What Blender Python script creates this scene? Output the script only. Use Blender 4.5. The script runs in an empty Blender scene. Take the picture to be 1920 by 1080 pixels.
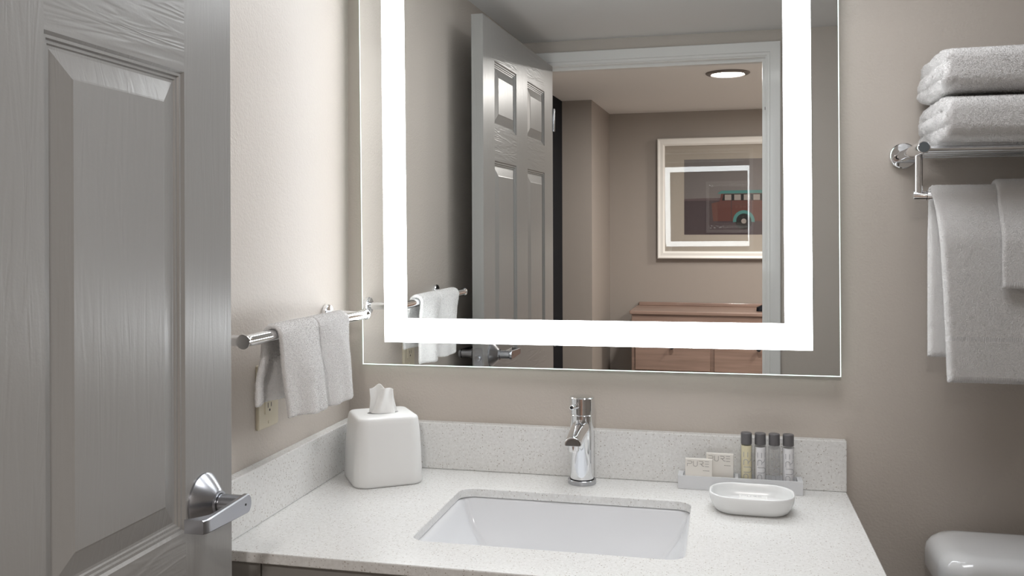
import bpy, bmesh, math, random
from mathutils import Vector, Matrix, noise
R = math.radians
random.seed(7)
SC = bpy.context.scene
COL = SC.collection
ZC = 0.865                      # height of the counter top above the floor; z below is measured from the counter top

# ---------------------------------------------------------------- camera
CAM = Vector((0.8239, -1.9482, 0.5162))
FPX, CY, YAW, PITCH, ROLL = 1720.83, 446.92, R(12.8244), R(0.3013), R(0.1001)
fwd = Vector((-math.sin(YAW) * math.cos(PITCH), math.cos(YAW) * math.cos(PITCH), -math.sin(PITCH)))
rgt = fwd.cross(Vector((0, 0, 1))).normalized()
upv = rgt.cross(fwd)
r2 = rgt * math.cos(ROLL) - upv * math.sin(ROLL)
u2 = rgt * math.sin(ROLL) + upv * math.cos(ROLL)
cd = bpy.data.cameras.new('camera')
cam = bpy.data.objects.new('camera', cd)
COL.objects.link(cam)
M = Matrix((r2, u2, -fwd)).transposed().to_4x4()
M.translation = CAM + Vector((0, 0, ZC))
cam.matrix_world = M
cd.sensor_width = 36
cd.lens = FPX / 1920 * 36
cd.shift_y = -(540 - CY) / 1920
cd.clip_start = 0.02
SC.camera = cam

# ---------------------------------------------------------------- world, view, lamps
w = bpy.data.worlds.new('world'); SC.world = w; w.use_nodes = True
w.node_tree.nodes['Background'].inputs[0].default_value = (0.5, 0.5, 0.5, 1)
w.node_tree.nodes['Background'].inputs[1].default_value = 0.0
SC.view_settings.view_transform = 'Standard'
SC.view_settings.look = 'None'
SC.view_settings.gamma = 1
SC.view_settings.exposure = 0.14
SC.view_settings.use_curve_mapping = False
BAND = 9.0                     # glow of the lit band of the mirror
EDGE = 1.6                      # glow of the mirror's edge-lit glass
DOWN = 26.0                     # hall downlight
def area(name, loc, rot, sx, sy, power, col):
    l = bpy.data.lights.new(name, 'AREA'); l.shape = 'RECTANGLE'; l.size = sx; l.size_y = sy
    l.energy = power; l.color = col
    o = bpy.data.objects.new(name, l); COL.objects.link(o)
    o.location = (loc[0], loc[1], loc[2] + ZC); o.rotation_euler = rot
    return o
# hall downlight, plus unseen fill lamps added over the counter and in the hall
area('bathroom_fill', (0.85, -0.55, 1.258), (0, 0, 0), 0.60, 0.32, 4.8, (0.97, 0.98, 1.0))
hl = area('hall_lamp_glow', (0.775, -2.62, 1.2535), (0, 0, 0), 0.15, 0.15, 24.0, (1.0, 0.95, 0.91)); hl.data.shape = 'DISK'
area('hall_fill', (1.85, -3.05, 1.258), (0, 0, 0), 0.35, 0.35, 32.0, (1.0, 0.92, 0.85))  # added fill that brightens the hall, no visible fixture

# ---------------------------------------------------------------- materials
def mat(name, col, rough=0.5, metal=0.0, spec=0.5, coat=0.0, coat_r=0.05, sheen=0.0, trans=0.0, ior=1.45, emit=None, es=0.0, sss=0.0):
    m = bpy.data.materials.new(name); m.use_nodes = True
    b = m.node_tree.nodes['Principled BSDF']
    b.inputs['Base Color'].default_value = (*col, 1)
    b.inputs['Roughness'].default_value = rough
    b.inputs['Metallic'].default_value = metal
    b.inputs['Specular IOR Level'].default_value = spec
    b.inputs['Coat Weight'].default_value = coat
    b.inputs['Coat Roughness'].default_value = coat_r
    b.inputs['Sheen Weight'].default_value = sheen
    b.inputs['Transmission Weight'].default_value = trans
    b.inputs['IOR'].default_value = ior
    if sss:
        b.inputs['Subsurface Weight'].default_value = sss
        b.inputs['Subsurface Radius'].default_value = (0.01, 0.01, 0.01)
    if emit:
        b.inputs['Emission Color'].default_value = (*emit, 1)
        b.inputs['Emission Strength'].default_value = es
    return m
def nodes(m): return m.node_tree.nodes, m.node_tree.links, m.node_tree.nodes['Principled BSDF']
def coords(m, scale=(1, 1, 1)):
    N, L, b = nodes(m)
    tc = N.new('ShaderNodeTexCoord'); mp = N.new('ShaderNodeMapping'); mp.inputs['Scale'].default_value = scale
    L.new(tc.outputs['Object'], mp.inputs['Vector']); return mp.outputs['Vector']
def bump(m, kind, scale, strength, dist=0.001, detail=3, stretch=(1, 1, 1), extra=None):
    N, L, b = nodes(m)
    v = coords(m, stretch)
    if kind == 'noise':
        t = N.new('ShaderNodeTexNoise'); t.inputs['Scale'].default_value = scale; t.inputs['Detail'].default_value = detail; out = t.outputs['Fac']
    elif kind == 'voronoi':
        t = N.new('ShaderNodeTexVoronoi'); t.inputs['Scale'].default_value = scale; out = t.outputs['Distance']
    else:
        t = N.new('ShaderNodeTexWave'); t.inputs['Scale'].default_value = scale; t.inputs['Distortion'].default_value = extra or 4
        t.inputs['Detail'].default_value = detail; out = t.outputs['Fac']
    L.new(v, t.inputs['Vector'])
    bp = N.new('ShaderNodeBump'); bp.inputs['Strength'].default_value = strength; bp.inputs['Distance'].default_value = dist
    L.new(out, bp.inputs['Height'])
    old = b.inputs['Normal'].links
    if old: L.new(old[0].from_socket, bp.inputs['Normal'])
    L.new(bp.outputs['Normal'], b.inputs['Normal'])
    return m
def mottled(m, c1, c2, scale, stretch=(1, 1, 1), detail=3, lo=0.35, hi=0.65):
    N, L, b = nodes(m)
    t = N.new('ShaderNodeTexNoise'); t.inputs['Scale'].default_value = scale; t.inputs['Detail'].default_value = detail
    L.new(coords(m, stretch), t.inputs['Vector'])
    r = N.new('ShaderNodeValToRGB'); r.color_ramp.elements[0].position = lo; r.color_ramp.elements[1].position = hi
    r.color_ramp.elements[0].color = (*c1, 1); r.color_ramp.elements[1].color = (*c2, 1)
    L.new(t.outputs['Fac'], r.inputs['Fac']); L.new(r.outputs['Color'], b.inputs['Base Color'])
    return m
m_wall = mat('wall_paint', (0.57, 0.518, 0.468), 0.42, spec=0.4); mottled(m_wall, (0.56, 0.508, 0.458), (0.58, 0.527, 0.477), 2.0)
bump(m_wall, 'noise', 230, 0.5, 0.0014, 4); bump(m_wall, 'noise', 60, 0.15, 0.002, 2)
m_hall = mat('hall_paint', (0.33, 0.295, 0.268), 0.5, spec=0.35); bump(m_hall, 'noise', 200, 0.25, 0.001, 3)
m_ceil = mat('ceiling_paint', (0.84, 0.835, 0.83), 0.7); bump(m_ceil, 'noise', 150, 0.2, 0.001, 3)
m_trim = mat('trim_paint', (0.84, 0.835, 0.82), 0.3, coat=0.2)
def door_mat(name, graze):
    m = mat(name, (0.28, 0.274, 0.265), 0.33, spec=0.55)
    N, L, b = nodes(m)
    v = coords(m, (1, 1, 0.10) if graze == 'v' else (1, 0.10, 1))
    t = N.new('ShaderNodeTexNoise'); t.inputs['Scale'].default_value = 38; t.inputs['Detail'].default_value = 2.5; t.inputs['Distortion'].default_value = 0.8
    L.new(v, t.inputs['Vector'])
    mm = N.new('ShaderNodeMath'); mm.operation = 'MULTIPLY'; mm.inputs[1].default_value = 26
    L.new(t.outputs['Fac'], mm.inputs[0])
    s = N.new('ShaderNodeMath'); s.operation = 'SINE'; L.new(mm.outputs[0], s.inputs[0])
    bp = N.new('ShaderNodeBump'); bp.inputs['Strength'].default_value = 0.14 if graze == 'v' else 0.30; bp.inputs['Distance'].default_value = 0.0005
    L.new(s.outputs[0], bp.inputs['Height']); L.new(bp.outputs['Normal'], b.inputs['Normal'])
    bump(m, 'noise', 260, 0.10, 0.0008, 3)
    return m
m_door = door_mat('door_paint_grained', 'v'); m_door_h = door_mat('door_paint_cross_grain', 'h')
m_floor = mat('floor_tile', (0.34, 0.31, 0.28), 0.4); bump(m_floor, 'noise', 40, 0.1)
m_carpet = mat('hall_carpet', (0.16, 0.13, 0.11), 0.95); bump(m_carpet, 'noise', 400, 0.6, 0.003)
m_chrome = mat('chrome', (0.86, 0.87, 0.89), 0.045, 1.0)
m_nickel = mat('brushed_nickel', (0.46, 0.47, 0.50), 0.26, 1.0)
m_dark = mat('dark_gap', (0.02, 0.02, 0.022), 0.5)
m_ceramic = mat('white_glazed_ceramic', (0.80, 0.81, 0.82), 0.09, spec=0.6, coat=0.5)
m_basin = mat('basin_ceramic', (0.80, 0.81, 0.83), 0.12, spec=0.5, coat=0.3)
m_plastic = mat('white_matt_plastic', (0.80, 0.80, 0.79), 0.38, spec=0.4); bump(m_plastic, 'noise', 300, 0.03, 0.0005)
m_dish = mat('dish_glaze', (0.83, 0.84, 0.84), 0.22, spec=0.5)
m_tray = mat('grey_white_tray', (0.70, 0.71, 0.73), 0.35)
m_ivory = mat('ivory_plastic', (0.66, 0.60, 0.47), 0.35)
m_mirror = mat('silvered_glass', (0.87, 0.885, 0.875), 0.0, 1.0)
m_medge = mat('lit_glass_edge', (0.7, 0.85, 0.8), 0.15, emit=(0.82, 1.0, 0.94), es=EDGE)
m_mside = mat('glass_edge', (0.35, 0.62, 0.56), 0.1, spec=0.6, emit=(0.45, 0.85, 0.75), es=0.25)
m_band = mat('lit_band', (1, 1, 1), 0.3, emit=(0.94, 0.975, 1.0), es=BAND)
m_house = mat('grey_mirror_housing', (0.22, 0.22, 0.22), 0.5)
m_tissue = mat('tissue_paper', (0.86, 0.86, 0.85), 0.8, trans=0.0, sss=0.3); bump(m_tissue, 'noise', 120, 0.25, 0.001)
m_cab = mat('vanity_cabinet_paint', (0.27, 0.26, 0.245), 0.4); bump(m_cab, 'noise', 30, 0.05, 0.001, 3, (1, 1, 12))
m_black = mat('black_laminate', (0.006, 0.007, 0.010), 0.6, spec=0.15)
m_wood = mat('dresser_wood', (0.36, 0.20, 0.14), 0.35, coat=0.2); mottled(m_wood, (0.23, 0.155, 0.125), (0.31, 0.215, 0.175), 6, (0.6, 6, 9), 6, 0.3, 0.7)
m_frame = mat('picture_frame_white', (0.86, 0.85, 0.82), 0.35)
m_mat = mat('picture_mat', (0.42, 0.38, 0.33), 0.8)
m_cap = mat('charcoal_cap', (0.13, 0.125, 0.13), 0.4)
m_amber = mat('amber_gel', (0.82, 0.76, 0.54), 0.15, spec=0.5, sss=0.2)
m_lotion = mat('white_lotion', (0.88, 0.88, 0.90), 0.3)
m_paper = mat('soap_carton', (0.80, 0.77, 0.72), 0.6)
m_ink = mat('grey_ink', (0.12, 0.11, 0.11), 0.5)
m_inkpale = mat('pale_grey_ink', (0.42, 0.42, 0.44), 0.5)
m_grille = mat('downlight_trim', (0.16, 0.14, 0.13), 0.4)
m_lamp = mat('downlight_lens', (1, 1, 1), 0.4, emit=(1.0, 0.97, 0.92), es=6.0)
def towel_mat(name, col):
    m = mat(name, col, 0.95, spec=0.1, sheen=0.5)
    bump(m, 'noise', 1100, 0.9, 0.0022, 3); bump(m, 'noise', 480, 0.5, 0.002, 2)
    return m
m_towel = towel_mat('white_terry', (0.97, 0.955, 0.945))
m_hem = mat('towel_hem', (0.74, 0.735, 0.735), 0.9, sheen=0.2); bump(m_hem, 'wave', 90, 0.3, 0.001)
def glassy(name, tint):
    m = bpy.data.materials.new(name); m.use_nodes = True
    N, L = m.node_tree.nodes, m.node_tree.links; N.clear()
    o = N.new('ShaderNodeOutputMaterial'); mx = N.new('ShaderNodeMixShader'); f = N.new('ShaderNodeLayerWeight'); f.inputs['Blend'].default_value = 0.5
    pw = N.new('ShaderNodeMath'); pw.operation = 'POWER'; pw.inputs[1].default_value = 5; ad = N.new('ShaderNodeMath'); ad.operation = 'MULTIPLY_ADD'; ad.inputs[1].default_value = 0.95; ad.inputs[2].default_value = 0.045
    t = N.new('ShaderNodeBsdfTransparent'); t.inputs[0].default_value = (*tint, 1)
    g = N.new('ShaderNodeBsdfGlossy'); g.inputs['Roughness'].default_value = 0.0
    L.new(f.outputs['Facing'], pw.inputs[0]); L.new(pw.outputs[0], ad.inputs[0]); L.new(ad.outputs[0], mx.inputs[0]); L.new(t.outputs[0], mx.inputs[1]); L.new(g.outputs[0], mx.inputs[2]); L.new(mx.outputs[0], o.inputs[0])
    return m
m_pane = glassy('picture_glass', (0.98, 0.98, 0.98))
m_bottle = glassy('clear_bottle_plastic', (0.985, 0.985, 0.985))
m_clearliq = glassy('clear_gel', (0.97, 0.975, 0.98))
def quartz():
    m = mat('speckled_quartz', (0.72, 0.71, 0.69), 0.22, spec=0.5)
    N, L, b = nodes(m)
    v = coords(m)
    base = N.new('ShaderNodeTexNoise'); base.inputs['Scale'].default_value = 180; base.inputs['Detail'].default_value = 4
    L.new(v, base.inputs['Vector'])
    r0 = N.new('ShaderNodeValToRGB'); r0.color_ramp.elements[0].position = .35; r0.color_ramp.elements[1].position = .7
    r0.color_ramp.elements[0].color = (0.735, 0.73, 0.715, 1); r0.color_ramp.elements[1].color = (0.82, 0.82, 0.81, 1)
    L.new(base.outputs['Fac'], r0.inputs['Fac'])
    last = r0.outputs['Color']
    for sc, thr, pick, col in ((210, 0.26, 0.80, (0.30, 0.24, 0.19)), (330, 0.30, 0.82, (0.40, 0.37, 0.34)), (260, 0.30, 0.80, (0.90, 0.90, 0.89))):
        vo = N.new('ShaderNodeTexVoronoi'); vo.inputs['Scale'].default_value = sc; L.new(v, vo.inputs['Vector'])
        lt = N.new('ShaderNodeMath'); lt.operation = 'LESS_THAN'; lt.inputs[1].default_value = thr; L.new(vo.outputs['Distance'], lt.inputs[0])
        sx = N.new('ShaderNodeSeparateXYZ'); L.new(vo.outputs['Color'], sx.inputs[0])
        gt = N.new('ShaderNodeMath'); gt.operation = 'GREATER_THAN'; gt.inputs[1].default_value = pick; L.new(sx.outputs[0], gt.inputs[0])
        mu = N.new('ShaderNodeMath'); mu.operation = 'MULTIPLY'; L.new(lt.outputs[0], mu.inputs[0]); L.new(gt.outputs[0], mu.inputs[1])
        m2 = N.new('ShaderNodeMath'); m2.operation = 'MULTIPLY'; m2.inputs[1].default_value = 0.6; L.new(mu.outputs[0], m2.inputs[0])
        mx = N.new('ShaderNodeMixRGB'); L.new(m2.outputs[0], mx.inputs[0]); L.new(last, mx.inputs[1]); mx.inputs[2].default_value = (*col, 1)
        last = mx.outputs[0]
    L.new(last, b.inputs['Base Color'])
    return m
m_quartz = quartz()
def flat(name, col, rough=0.7): return mat(name, col, rough)

# ---------------------------------------------------------------- object helpers
WL = {}                          # world origin of every object
def tag(o, label=None, cat=None, group=None, kind=None):
    if label: o['label'] = label
    if cat: o['category'] = cat
    if group: o['group'] = group
    if kind: o['kind'] = kind
    return o
def thing(name, label, cat, loc, group=None):
    o = bpy.data.objects.new(name, None); COL.objects.link(o)
    o.empty_display_size = 0.05
    o.location = (loc[0], loc[1], loc[2] + ZC); WL[o] = Vector(o.location)
    return tag(o, label, cat, group)
def obj(name, bm, m, parent=None, label=None, smooth=False, mats=None, origin=None, auto=None):
    if parent is not None: L = WL[parent]
    else:
        xs = [v.co for v in bm.verts]
        if origin: L = Vector((origin[0], origin[1], origin[2] + ZC))
        else:
            L = Vector(((min(c.x for c in xs) + max(c.x for c in xs)) / 2, (min(c.y for c in xs) + max(c.y for c in xs)) / 2, min(c.z for c in xs) + ZC))
    bmesh.ops.translate(bm, verts=bm.verts, vec=Vector((0, 0, ZC)) - L)
    bmesh.ops.recalc_face_normals(bm, faces=bm.faces)
    me = bpy.data.meshes.new(name); bm.to_mesh(me); bm.free()
    for mm in (mats or [m]): me.materials.append(mm)
    if smooth or auto:
        for p in me.polygons: p.use_smooth = True
        if auto: me.set_sharp_from_angle(angle=R(auto))
    o = bpy.data.objects.new(name, me); COL.objects.link(o)
    if parent is not None: o.parent = parent
    else: o.location = L
    WL[o] = L
    if label: o['label'] = label
    return o
def bevel(o, wd, seg=2, ang=30):
    b = o.modifiers.new('bevel', 'BEVEL'); b.width = wd; b.segments = seg; b.limit_method = 'ANGLE'; b.angle_limit = R(ang)
    return o
def subsurf(o, n=1):
    s = o.modifiers.new('sub', 'SUBSURF'); s.levels = n; s.render_levels = n; return o
def NB(): return bmesh.new()
def box(bm, x0, x1, y0, y1, z0, z1, tf=None, mi=0):
    vs = []
    for x in (x0, x1):
        for y in (y0, y1):
            for z in (z0, z1):
                p = Vector((x, y, z)); vs.append(bm.verts.new(tf(p) if tf else p))
    fs = [(0, 1, 3, 2), (4, 6, 7, 5), (0, 4, 5, 1), (2, 3, 7, 6), (0, 2, 6, 4), (1, 5, 7, 3)]
    for f in fs: bm.faces.new([vs[i] for i in f]).material_index = mi
    return bm
def frame_axes(d):
    d = Vector(d).normalized(); a = Vector((0, 0, 1)) if abs(d.z) < 0.9 else Vector((0, 1, 0))
    u = d.cross(a).normalized(); v = d.cross(u); return d, u, v
def lathe(bm, prof, base, axis, seg=32, cap=True, mi=0):
    """prof = [(radius, distance along axis)]"""
    d, u, v = frame_axes(axis); base = Vector(base); rings = []
    for r, t in prof:
        if r < 1e-6: rings.append([bm.verts.new(base + d * t)]); continue
        rings.append([bm.verts.new(base + d * t + (u * math.cos(2 * math.pi * k / seg) + v * math.sin(2 * math.pi * k / seg)) * r) for k in range(seg)])
    for a, b in zip(rings, rings[1:]):
        for k in range(seg):
            k2 = (k + 1) % seg
            q = [a[k % len(a)], a[k2 % len(a)], b[k2 % len(b)], b[k % len(b)]]
            q2 = []
            for x in q:
                if x not in q2: q2.append(x)
            if len(q2) > 2: bm.faces.new(q2).material_index = mi
    if cap:
        for rg in (rings[0], rings[-1]):
            if len(rg) > 2: bm.faces.new(rg).material_index = mi
    return bm
def rod(bm, a, b, r, ch=0.0, seg=28):
    a, b = Vector(a), Vector(b); L = (b - a).length
    pr = [(r, 0), (r, L)] if not ch else [(r - ch, 0), (r - ch * .3, ch * .3), (r, ch), (r, L - ch), (r - ch * .3, L - ch * .3), (r - ch, L)]
    return lathe(bm, pr, a, b - a, seg)
def rrect(cx, cy, hx, hy, r, n=8):
    pts = []
    for k, (sx, sy) in enumerate(((1, 1), (-1, 1), (-1, -1), (1, -1))):
        for i in range(n + 1):
            a = math.pi / 2 * (k + i / n)
            pts.append((cx + sx * (hx - r) + r * math.cos(a), cy + sy * (hy - r) + r * math.sin(a)))
    return pts
def loft(bm, loops, cap0=True, cap1=True, tf=None, mi=0):
    rs = [[bm.verts.new(tf(Vector(p)) if tf else Vector(p)) for p in lp] for lp in loops]
    for a, b in zip(rs, rs[1:]):
        n = len(a)
        for k in range(n): bm.faces.new((a[k], a[(k + 1) % n], b[(k + 1) % n], b[k])).material_index = mi
    if cap0: bm.faces.new(rs[0]).material_index = mi
    if cap1: bm.faces.new(rs[-1]).material_index = mi
    return rs

# ---------------------------------------------------------------- fixed geometry of the place
TS = 0.0235                      # splash thickness
CW, CD = 1.068, 0.593            # counter width and depth
SH = 0.1016                      # splash height
FX, FY, DA, DTH = 0.1168, -0.7167, R(-0.4716), 0.0359     # free edge of the door, its swing and thickness
DW, DTOP = 0.945, 1.1607
WY = -1.672                      # wall with the doorway, bathroom face
WT = 0.12
HZ, HX1, HX2 = 1.162, 0.090, 0.9352   # doorway opening
CEIL = 1.2615
FW = -4.07                       # far wall of the hall
RX = 2.25                        # right wall
FLOOR = -ZC

# ---------------------------------------------------------------- structure
def struct(name, bm, m, label=None, **k):
    o = obj(name, bm, m, **k); tag(o, label, None, None, 'structure'); return o
struct('floor', box(NB(), -0.15, RX + .1, FW - .1, 0.1, FLOOR - .05, FLOOR), m_floor)
struct('ceiling', box(NB(), -0.5, RX + .1, FW - .1, 0.1, CEIL, CEIL + .06), m_ceil)
struct('wall_left', box(NB(), -0.1, 0, WY, 0.1, FLOOR, CEIL), m_wall)
struct('wall_back', box(NB(), 0, RX, 0, 0.1, FLOOR, CEIL), m_wall)
struct('wall_right', box(NB(), RX, RX + .1, WY, 0.1, FLOOR, CEIL), m_wall)
b = NB()
box(b, -0.1, HX1 - .018, WY - WT, WY, FLOOR, CEIL); box(b, HX2 + .018, RX + .1, WY - WT, WY, FLOOR, CEIL)
box(b, HX1 - .018, HX2 + .018, WY - WT, WY, HZ + .018, CEIL)
struct('wall_front', b, m_wall)
HL = -0.205
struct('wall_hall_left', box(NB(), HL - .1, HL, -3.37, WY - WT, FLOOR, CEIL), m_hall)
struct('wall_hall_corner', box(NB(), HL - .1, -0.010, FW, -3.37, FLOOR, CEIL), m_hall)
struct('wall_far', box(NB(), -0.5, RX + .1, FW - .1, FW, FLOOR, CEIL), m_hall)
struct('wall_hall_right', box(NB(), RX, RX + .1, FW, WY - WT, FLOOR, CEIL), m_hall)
struct('trim_1', box(NB(), HL - .0, RX, WY - WT - .002, WY - WT - .0005, FLOOR + .0, FLOOR + .08), m_trim)
# door jamb and casing (one frame around the opening, bathroom side moulded)
b = NB()
box(b, HX1 - .018, HX1, WY - WT, WY, FLOOR, HZ + .018); box(b, HX2, HX2 + .018, WY - WT, WY, FLOOR, HZ + .018)
box(b, HX1, HX2, WY - WT, WY, HZ, HZ + .018)
box(b, HX2 - .011, HX2, WY - .075, WY - .04, FLOOR, HZ - .011); box(b, HX1, HX2, WY - .075, WY - .04, HZ - .011, HZ)
jb = struct('trim_2', b, m_trim, 'white painted door jamb with stop strip')
cw = 0.0545
b = NB()
prof_c = [(.004, 0), (.004, .008), (.006, .010), (.014, .010), (.017, .016), (cw - .003, .016), (cw, .013), (cw, 0)]
loft(b, [[(HX1 - d, WY + t, FLOOR) for d, t in prof_c], [(HX1 - d, WY + t, HZ + d) for d, t in prof_c], [(HX2 + d, WY + t, HZ + d) for d, t in prof_c], [(HX2 + d, WY + t, FLOOR) for d, t in prof_c]])
cs = struct('trim_3', b, m_trim, 'white door casing around the doorway')
# strike hole of the jamb
b = NB(); lathe(b, [(0, 0), (.006, 0.0), (.006, .0015), (0, .0015)], (HX2 - .0005, WY - .02, 0.972), (-1, 0, 0), 16, cap=False)
obj('screw_cap', b, m_dark, jb, 'small dark round bumper on the white jamb')
struct('baseboard_back', box(NB(), CW + .01, RX, -.014, 0, FLOOR, FLOOR + .1), m_trim)
struct('baseboard_left', box(NB(), 0, .012, WY, -CD, FLOOR, FLOOR + .1), m_trim)

# ---------------------------------------------------------------- the bathroom door
dd = Vector((-math.sin(DA), -math.cos(DA), 0)); dn = Vector((-math.cos(DA), math.sin(DA), 0))   # toward the hinge, toward the wall
DO = Vector((FX, FY, 0))
def D(p): return DO + dd * p[0] - dn * p[2] + Vector((0, 0, p[1]))     # (u from free edge, z, outwards from the room-side face)
b = NB()
DBOT = FLOOR + .012
us = [(.121, .387), (.537, .803)]
zs = [(.837, 1.043), (.114, .735), (DBOT + .22, -.045)]
PR = [(0, 0), (.0035, -.0035), (.007, -.0035), (.0085, -.0065), (.012, -.0065), (.0135, -.0085), (.017, -.0085), (.044, -.0015), (.0465, -.0005)]
def face_side(out):
    sgn = 1 if out else -1; off = 0 if out else -DTH
    def T(u, z, h): return D((u, z, off + sgn * h))
    ug = [0] + [x for a in us for x in a] + [DW]; zg = sorted([DBOT, DTOP] + [x for a in zs for x in a])
    vs = {}
    def V(u, z):
        k = (round(u, 4), round(z, 4))
        if k not in vs: vs[k] = b.verts.new(T(u, z, 0))
        return vs[k]
    for i in range(len(ug) - 1):
        for j in range(len(zg) - 1):
            u0, u1, z0, z1 = ug[i], ug[i + 1], zg[j], zg[j + 1]
            ispan = any(abs(u0 - a) < 1e-6 for a, _ in us) and any(abs(z0 - a) < 1e-6 for a, _ in zs)
            if not ispan: b.faces.new([V(u0, z0), V(u1, z0), V(u1, z1), V(u0, z1)]).material_index = int(i in (1, 3)); continue
            prev = [V(u0, z0), V(u1, z0), V(u1, z1), V(u0, z1)]
            for ins, h in PR[1:]:
                cur = [b.verts.new(T(x, z, h)) for x, z in ((u0 + ins, z0 + ins), (u1 - ins, z0 + ins), (u1 - ins, z1 - ins), (u0 + ins, z1 - ins))]
                for k in range(4): b.faces.new([prev[k], prev[(k + 1) % 4], cur[(k + 1) % 4], cur[k]])
                prev = cur
            b.faces.new(prev)
    bnd = [V(u, DBOT) for u in ug] + [V(DW, z) for z in zg[1:]] + [V(u, DTOP) for u in reversed(ug[:-1])] + [V(0, z) for z in reversed(zg[1:-1])]
    return bnd
ba = face_side(True); bb = face_side(False)
for k in range(len(ba)): b.faces.new([ba[k], ba[(k + 1) % len(ba)], bb[(k + 1) % len(bb)], bb[k]])
door = struct('door_1', b, m_door, mats=[m_door, m_door_h], label= 'open white six-panel bathroom door standing at the left wall', origin=(FX, FY, DBOT))
# lever set: each side of the door its own
LU, LZ = .0778, .142
for side, nm in ((1, 'lever_handle'), (-1, 'lever_handle')):
    def P(u, z, h, side=side): return D((u, z, (h if side > 0 else -DTH - h)))
    ax = (P(0, 0, 1) - P(0, 0, 0))
    b = NB(); lathe(b, [(.0395, 0), (.0395, .003), (.037, .006), (.019, .0225), (.0165, .024), (.0165, .027)], P(LU, LZ, 0), ax, 48)
    rose = obj('rose', b, m_nickel, door, 'brushed nickel cone rose', auto=30)
    b = NB(); lathe(b, [(.0135, .024), (.0135, .0275)], P(LU, LZ, 0), ax, 32)
    obj('collar', b, m_dark, rose, 'dark ring behind the lever neck', auto=30)
    # lever: neck cylinder plus a flat arm that runs back toward the hinge and bends to the door
    b = NB()
    lathe(b, [(.0125, .0275), (.0125, .058)], P(LU, LZ, 0), ax, 32)
    prof = []   # (u, inner h, outer h, half height)
    n = 30
    for i in range(n + 1):
        t = (i / n) ** 1.9; u = LU - .0135 + t * .118
        outer = .0665 - .010 * t * 0 - (.0035 * max(0, t - .93) / .07)
        inner = outer - (.007 + .0 * t) if t < .80 else outer - .007 - (.020 * min(1, (t - .80) / .20))
        hh = .0135 * (min(1, math.sqrt(max(0, 1 - (1 - min(1, t / .12)) ** 2)) + .15)) * (1 - .33 * t)
        prof.append((u, inner, outer, hh))
    loops = []
    for u, hi, ho, hh in prof:
        e = .0015
        loops.append([P(u, LZ - hh, hi), P(u, LZ + hh, hi), P(u, LZ + hh, ho - e), P(u, LZ + hh - e, ho), P(u, LZ - hh + e, ho), P(u, LZ - hh, ho - e)])
    loft(b, loops)
    lv = obj(nm, b, m_nickel, door, 'brushed nickel lever', auto=35)
    b = NB(); lathe(b, [(0, .0662), (.0016, .0662), (.0016, .0670), (0, .0670)], P(LU + .002, LZ + .0005, 0), ax, 12, cap=False)
    obj('release_hole', b, m_dark, lv, 'tiny dark release hole')
# latch plate and bolt on the free edge
b = NB()
pts = rrect(-DTH / 2, LZ, .0125, .0285, .006, 6)
loft(b, [[D((0.0005, z, h)) for h, z in pts], [D((-.0012, z, h)) for h, z in pts]])
lp = obj('latch_plate', b, m_nickel, door, 'grey metal latch plate', auto=30)
b = NB(); rod(b, D((0, LZ - .003, -DTH / 2)), D((-.008, LZ - .003, -DTH / 2)), .0085, .002)
obj('latch_bolt', b, m_nickel, lp, auto=30)
for z in (.95, .10, -.62):
    b = NB(); rod(b, D((DW + .004, z - .045, -.004 + .006)), D((DW + .004, z + .045, -.004 + .006)), .006, .001)
    obj('hinge', b, m_nickel, door, 'brushed nickel hinge knuckle', auto=30)

# ---------------------------------------------------------------- vanity, countertop and sink
SX0, SX1, SY0, SY1 = .311, .768, -.4795, -.1545
van = thing('vanity_cabinet', 'warm grey painted vanity cabinet under the speckled quartz countertop', 'cabinet', (CW / 2, -.29, FLOOR))
b = NB()
for x0, x1, y0, y1, z0, z1 in ((.002, .02, -.556, -.004, FLOOR + .1, -.0175), (1.03, 1.048, -.556, -.004, FLOOR + .1, -.0175), (.02, 1.03, -.556, -.538, FLOOR + .1, FLOOR + .14),
                               (.02, 1.03, -.012, -.004, FLOOR + .1, -.0175), (.02, 1.03, -.538, -.012, FLOOR + .1, FLOOR + .118), (.02, 1.03, -.50, -.48, FLOOR, FLOOR + .1), (.02, 1.03, -.556, -.538, -.06, -.0175)):
    box(b, x0, x1, y0, y1, z0, z1)
obj('carcass', b, m_cab, van)
bevel(obj('filler_strip', box(NB(), .002, .0865, -.575, -.5565, FLOOR + .1, -.019), m_cab, van), .0015)
for x0, x1, kx in ((.0895, .567, .535), (.570, 1.047, .602)):
    d = bevel(obj('cabinet_door', box(NB(), x0, x1, -.576, -.557, FLOOR + .12, -.0195), m_cab, van), .002)
    b = NB(); lathe(b, [(.005, 0), (.005, .012), (.013, .018), (.014, .024), (.010, .027), (0, .028)], (kx, -.576, -.14), (0, -1, 0), 24)
    obj('knob', b, m_nickel, d, auto=40)
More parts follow.
